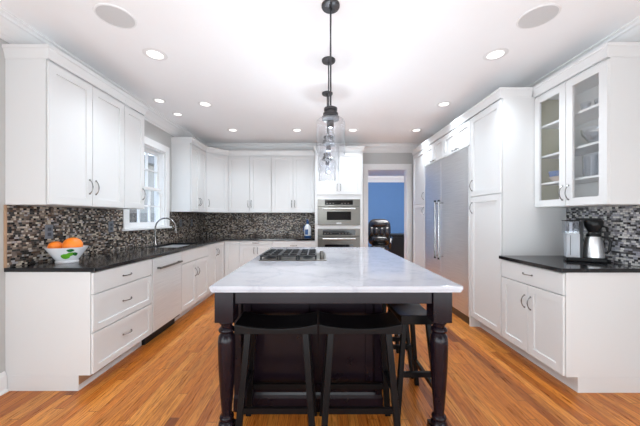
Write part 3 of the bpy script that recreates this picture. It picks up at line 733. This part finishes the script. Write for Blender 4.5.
ca = thing('thermal_carafe', 'brushed steel carafe with black lid standing on the coffee maker', 'carafe', (cx_+.056*math.cos(CR_), cy_+.056*math.sin(CR_), CZ1+.032), -.9)
bm = B(); lathe(bm, [(0, 0), (.064, 0), (.070, .006), (.0695, .03), (.063, .11), (.054, .16), (.048, .18), (0, .18)], seg=28); obj('carafe_body', bm, 'steel', ca, smooth=True)
bm = B(); lathe(bm, [(0, .181), (.049, .181), (.050, .19), (.044, .205), (0, .208)], seg=24); obj('lid', bm, 'blackp', ca, smooth=True)
bm = B(); tube(bm, [(.05, 0, .18), (.085, 0, .175), (.100, 0, .14), (.096, 0, .07), (.080, 0, .045)], [.008, .010, .011, .010, .007], 10); obj('handle', bm, 'blackp', ca, smooth=True)
# things in the glass cabinet (x = across, shelf tops)
def cabthing(name, label, cat, yy, xx, z, prof, mat, group=None, seg=20):
    o = None
    bm = B(); lathe(bm, prof, seg=seg); o = obj(name, bm, mat, smooth=True); o.location = (xx, yy, z+.0005)
    tag(o, label, cat, group); return o
SB = UZ0+.018; s1, s2, s3 = [z+.009 for z in SH]
def cup(r, h, t=.003): return [(0, 0), (r*.75, 0), (r, h), (r-t, h), (r*.75-t, t), (0, t)]
cabthing('bowl', 'tan bowl stacked under the blue bowl in the glass cabinet', 'bowl', 2.672, 2.27, s1, [(0, 0), (.04, 0), (.082, .05), (.078, .05), (.038, .004), (0, .004)], 'pinkc')
cabthing('bowl', 'blue bowl resting on the tan bowl in the glass cabinet', 'bowl', 2.672, 2.27, s1+.052, [(0, 0), (.075, 0), (.085, .05), (.080, .05), (.070, .004), (0, .004)], 'bluegl')
cabthing('dish', 'blue and white dish at the bottom of the glass cabinet', 'dish', 2.68, 2.26, SB, [(0, 0), (.06, 0), (.08, .035), (.075, .035), (.055, .004), (0, .004)], 'bluegl')
cabthing('jar', 'dark green pitcher on the second shelf behind the far glass door', 'jar', 2.62, 2.27, s2, [(0, 0), (.035, 0), (.045, .05), (.035, .10), (.022, .13), (.028, .16), (.0, .16)], 'leafg')
for k, (yy, xx) in enumerate(((2.40, 2.26), (2.32, 2.30), (2.24, 2.26))):
    cabthing('glass_cup', 'short clear glass cup on the top shelf of the glass cabinet', 'cup', yy, xx, s3, cup(.036, .085), 'bulb', 'clear cups on the top shelf')
cabthing('glass_bowl', 'large clear glass bowl on the upper middle shelf of the glass cabinet', 'bowl', 2.29, 2.28, s2, [(0, 0), (.06, 0), (.12, .09), (.125, .13), (.121, .13), (.115, .09), (.057, .004), (0, .004)], 'bulb', seg=28)
cabthing('glass_pitcher', 'tall clear glass pitcher on the lower middle shelf of the glass cabinet', 'pitcher', 2.20, 2.27, s1, [(0, 0), (.06, 0), (.07, .12), (.06, .20), (.056, .20), (.066, .12), (.056, .004), (0, .004)], 'bulb')
cabthing('glass_vase', 'straight clear glass vase beside the glass pitcher', 'vase', 2.37, 2.28, s1, [(0, 0), (.055, 0), (.06, .19), (.056, .19), (.051, .004), (0, .004)], 'bulb')
for k, yy in enumerate((2.22, 2.36)):
    cabthing('white_bowl', ('white bowl on the cabinet floor nearer the cabinet end', 'white bowl on the cabinet floor nearer the door split')[k], 'bowl', yy, 2.28, SB, [(0, 0), (.035, 0), (.062, .06), (.058, .06), (.03, .004), (0, .004)], 'china', 'white bowls on the cabinet floor')
# ------------------------------------------------------------ ceiling fixtures
names = {0: 'nearest the left cabinets', }
RL = [(-1.46, 2.55, .10, 'nearest the window wall cabinets'), (1.59, 2.55, .10, 'above the near pantry side'), (1.62, 3.66, .09, 'in front of the refrigerator'), (-1.45, 3.66, .09, 'over the walkway before the sink'),
      (-1.98, 3.55, .075, 'above the window, near side of the pair'), (-1.98, 4.02, .07, 'above the window, far side of the pair'),
      (-1.42, 4.74, .09, 'of the far row nearest the corner'), (-.35, 4.74, .09, 'of the far row left of the pendants'), (.58, 4.74, .09, 'of the far row right of the pendants'), (1.64, 4.74, .09, 'of the far row nearest the doorway')]
for x, y, r, n in RL:
    o = thing('recessed_light', 'round white recessed ceiling light ' + n, 'ceiling light', (x, y, HC), 0, 'recessed ceiling lights')
    bm = B(); lathe(bm, [(r*.66, -.001), (r*.66, -.006), (r*.9, -.007), (r, -.001)], seg=28, closed=True); obj('trim_ring', bm, 'trimw', o, smooth=True)
    bm = B(); lathe(bm, [(0, -.004), (r*.655, -.004), (r*.655, -.001), (0, -.001)], seg=28); obj('lens', bm, 'lens', o)
    l = bpy.data.lights.new('can_lamp', 'SPOT'); l.energy = 31 if r > .08 else 9; l.spot_size = math.radians(125); l.spot_blend = 1; l.shadow_soft_size = .06; l.color = (.82, .92, 1)
    lo = bpy.data.objects.new('can_lamp', l); C.objects.link(lo); lo.parent = o; lo.location = (0, 0, -.07)
for x, n in ((-1.47, 'on the window wall side'), (1.60, 'on the glass cabinet side')):
    o = thing('ceiling_speaker', 'large round grey ceiling speaker ' + n, 'speaker', (x, 2.07, HC), 0, 'round ceiling speakers')
    bm = B(); lathe(bm, [(.118, -.001), (.118, -.008), (.128, -.007), (.132, -.001)], seg=36, closed=True); obj('rim', bm, 'trimw', o, smooth=True)
    bm = B(); lathe(bm, [(0, -.006), (.1178, -.006), (.1178, -.001), (0, -.001)], seg=36); obj('grille', bm, 'grille', o)
def pendant(label, x, y):
    o = thing('pendant_light', label, 'pendant light', (x, y, HC), 0, 'pendant lights over the island')
    bm = B(); lathe(bm, [(0, -.0005), (.063, -.0005), (.063, -.012), (.058, -.020), (.012, -.026), (.010, -.04), (0, -.04)], seg=28); cn = obj('canopy', bm, 'bronze', o, smooth=True)
    for a in (.5, .5+PI):
        bm = B(); ball(bm, (.04*math.cos(a), .04*math.sin(a), -.023), .005, seg=8); obj('screw', bm, 'nickel', cn)
    bm = B(); tube(bm, [(0, 0, -.035), (0, 0, -.70)], .0062, 10); obj('stem', bm, 'bronze', o, smooth=True)
    bm = B(); lathe(bm, [(0, -.695), (.012, -.695), (.03, -.705), (.046, -.712), (.046, -.728), (.038, -.732), (.038, -.742), (.052, -.748), (.052, -.764), (.060, -.772), (.060, -.79), (.03, -.795), (.022, -.80), (.022, -.845), (0, -.845)], seg=28); obj('cap', bm, 'bronze', o, smooth=True)
    bm = B(); t = .003
    so = [(.062, -.775), (.075, -.782), (.092, -.795), (.100, -.815), (.101, -.90), (.101, -1.03)]
    lathe(bm, so+[(r-t, z) for r, z in so[::-1]], seg=36, closed=True); obj('glass_shade', bm, 'shade', o, smooth=True)
    bm = B(); lathe(bm, [(0, -.846), (.014, -.85), (.018, -.87), (.030, -.90), (.031, -.92), (.022, -.945), (0, -.955)], seg=18); obj('bulb', bm, 'bulb', o, smooth=True)
    l = bpy.data.lights.new('pendant_fill', 'POINT'); l.energy = 12; l.shadow_soft_size = .014; l.color = LC
    lo = bpy.data.objects.new('pendant_fill', l); C.objects.link(lo); lo.parent = o; lo.location = (0, 0, -1.02)  # added fill just below the bulb; the pendants themselves look unlit
pendant('clear glass jar pendant light nearest the camera, largest of the three', .087, 1.96)
pendant('clear glass jar pendant light, middle of the three in line', .098, 2.64)
pendant('clear glass jar pendant light farthest back, smallest of the three', .109, 3.34)
# ------------------------------------------------------------ office furniture
ch = thing('office_chair', 'black leather executive chair seen through the doorway', 'chair', (1.56, 7.3, 0), -.25)
bm = B(); ball(bm, (0, 0, .50), .27, .27, .09, 24); obj('seat', bm, 'leather', ch, smooth=True)
def squircle(bm, c, rx, ry, rz, p=.55):
    k0 = len(bm.verts); ball(bm, (0, 0, 0), 1, 1, 1, 28); bm.verts.ensure_lookup_table()
    for v in bm.verts[k0:]:
        f = lambda q, e: math.copysign(abs(q)**e, q)
        v.co = Vector((c[0]+rx*f(v.co.x, p), c[1]+ry*f(v.co.y, .8), c[2]+rz*f(v.co.z, p)))
bm = B(); squircle(bm, (0, .24, .90), .30, .10, .36); br = obj('backrest', bm, 'leather', ch, smooth=True)
for x, z, rx, rz in ((0, 1.13, .21, .085), (-.20, .93, .07, .13), (-.07, .93, .06, .12), (.07, .93, .06, .12), (.20, .93, .07, .13), (0, .72, .22, .09)):
    bm = B(); squircle(bm, (x, .155, z), rx, .07, rz, .8); obj('back_cushion', bm, 'leather', br, smooth=True)
for s in (-1, 1):
    bm = B(); tube(bm, [(s*.28, .2, .75), (s*.31, .05, .76), (s*.31, -.15, .74), (s*.29, -.2, .68), (s*.27, -.15, .52)], [.035, .045, .045, .035, .03], 12); obj('armrest', bm, 'leather', ch, smooth=True)
bm = B(); tube(bm, [(0, 0, .10), (0, 0, .43)], .03, 12)
for k in range(5):
    a = 2*PI*k/5; tube(bm, [(0, 0, .12), (.28*math.cos(a), .28*math.sin(a), .075)], [.03, .018], 8)
bs = obj('base', bm, 'blackp', ch, smooth=True)
for k in range(5):
    a = 2*PI*k/5; bm = B(); ball(bm, (.28*math.cos(a), .28*math.sin(a), .03), .03, seg=12); obj('caster', bm, 'blackp', bs, smooth=True)
cz = thing('credenza', 'low black cabinet beyond the office chair', 'cabinet', (2.45, 8.2, 0))
bm = B(); box(bm, -.5, .6, -.22, .22, .04, .80); obj('body', bm, 'blackp', cz, bevel=.004)
bm = B(); box(bm, -.52, .62, -.25, .24, .801, .83); obj('top', bm, 'blackp', cz, bevel=.004)
for k in (0, 1):
    bm = door_mesh(-.49+k*.545, .045+k*.545, .07, .79, y=-.2205); d_ = obj('door', bm, 'blackp', cz)
    obj('handle', pull(-.0+k*.09, .45, True, .12, y=-.2405), 'nickel', d_, smooth=True)
bm = B()
for x in (-.45, .55):
    for y in (-.18, .18): box(bm, x-.02, x+.02, y-.02, y+.02, 0, .0395)
obj('feet', bm, 'blackp', cz)
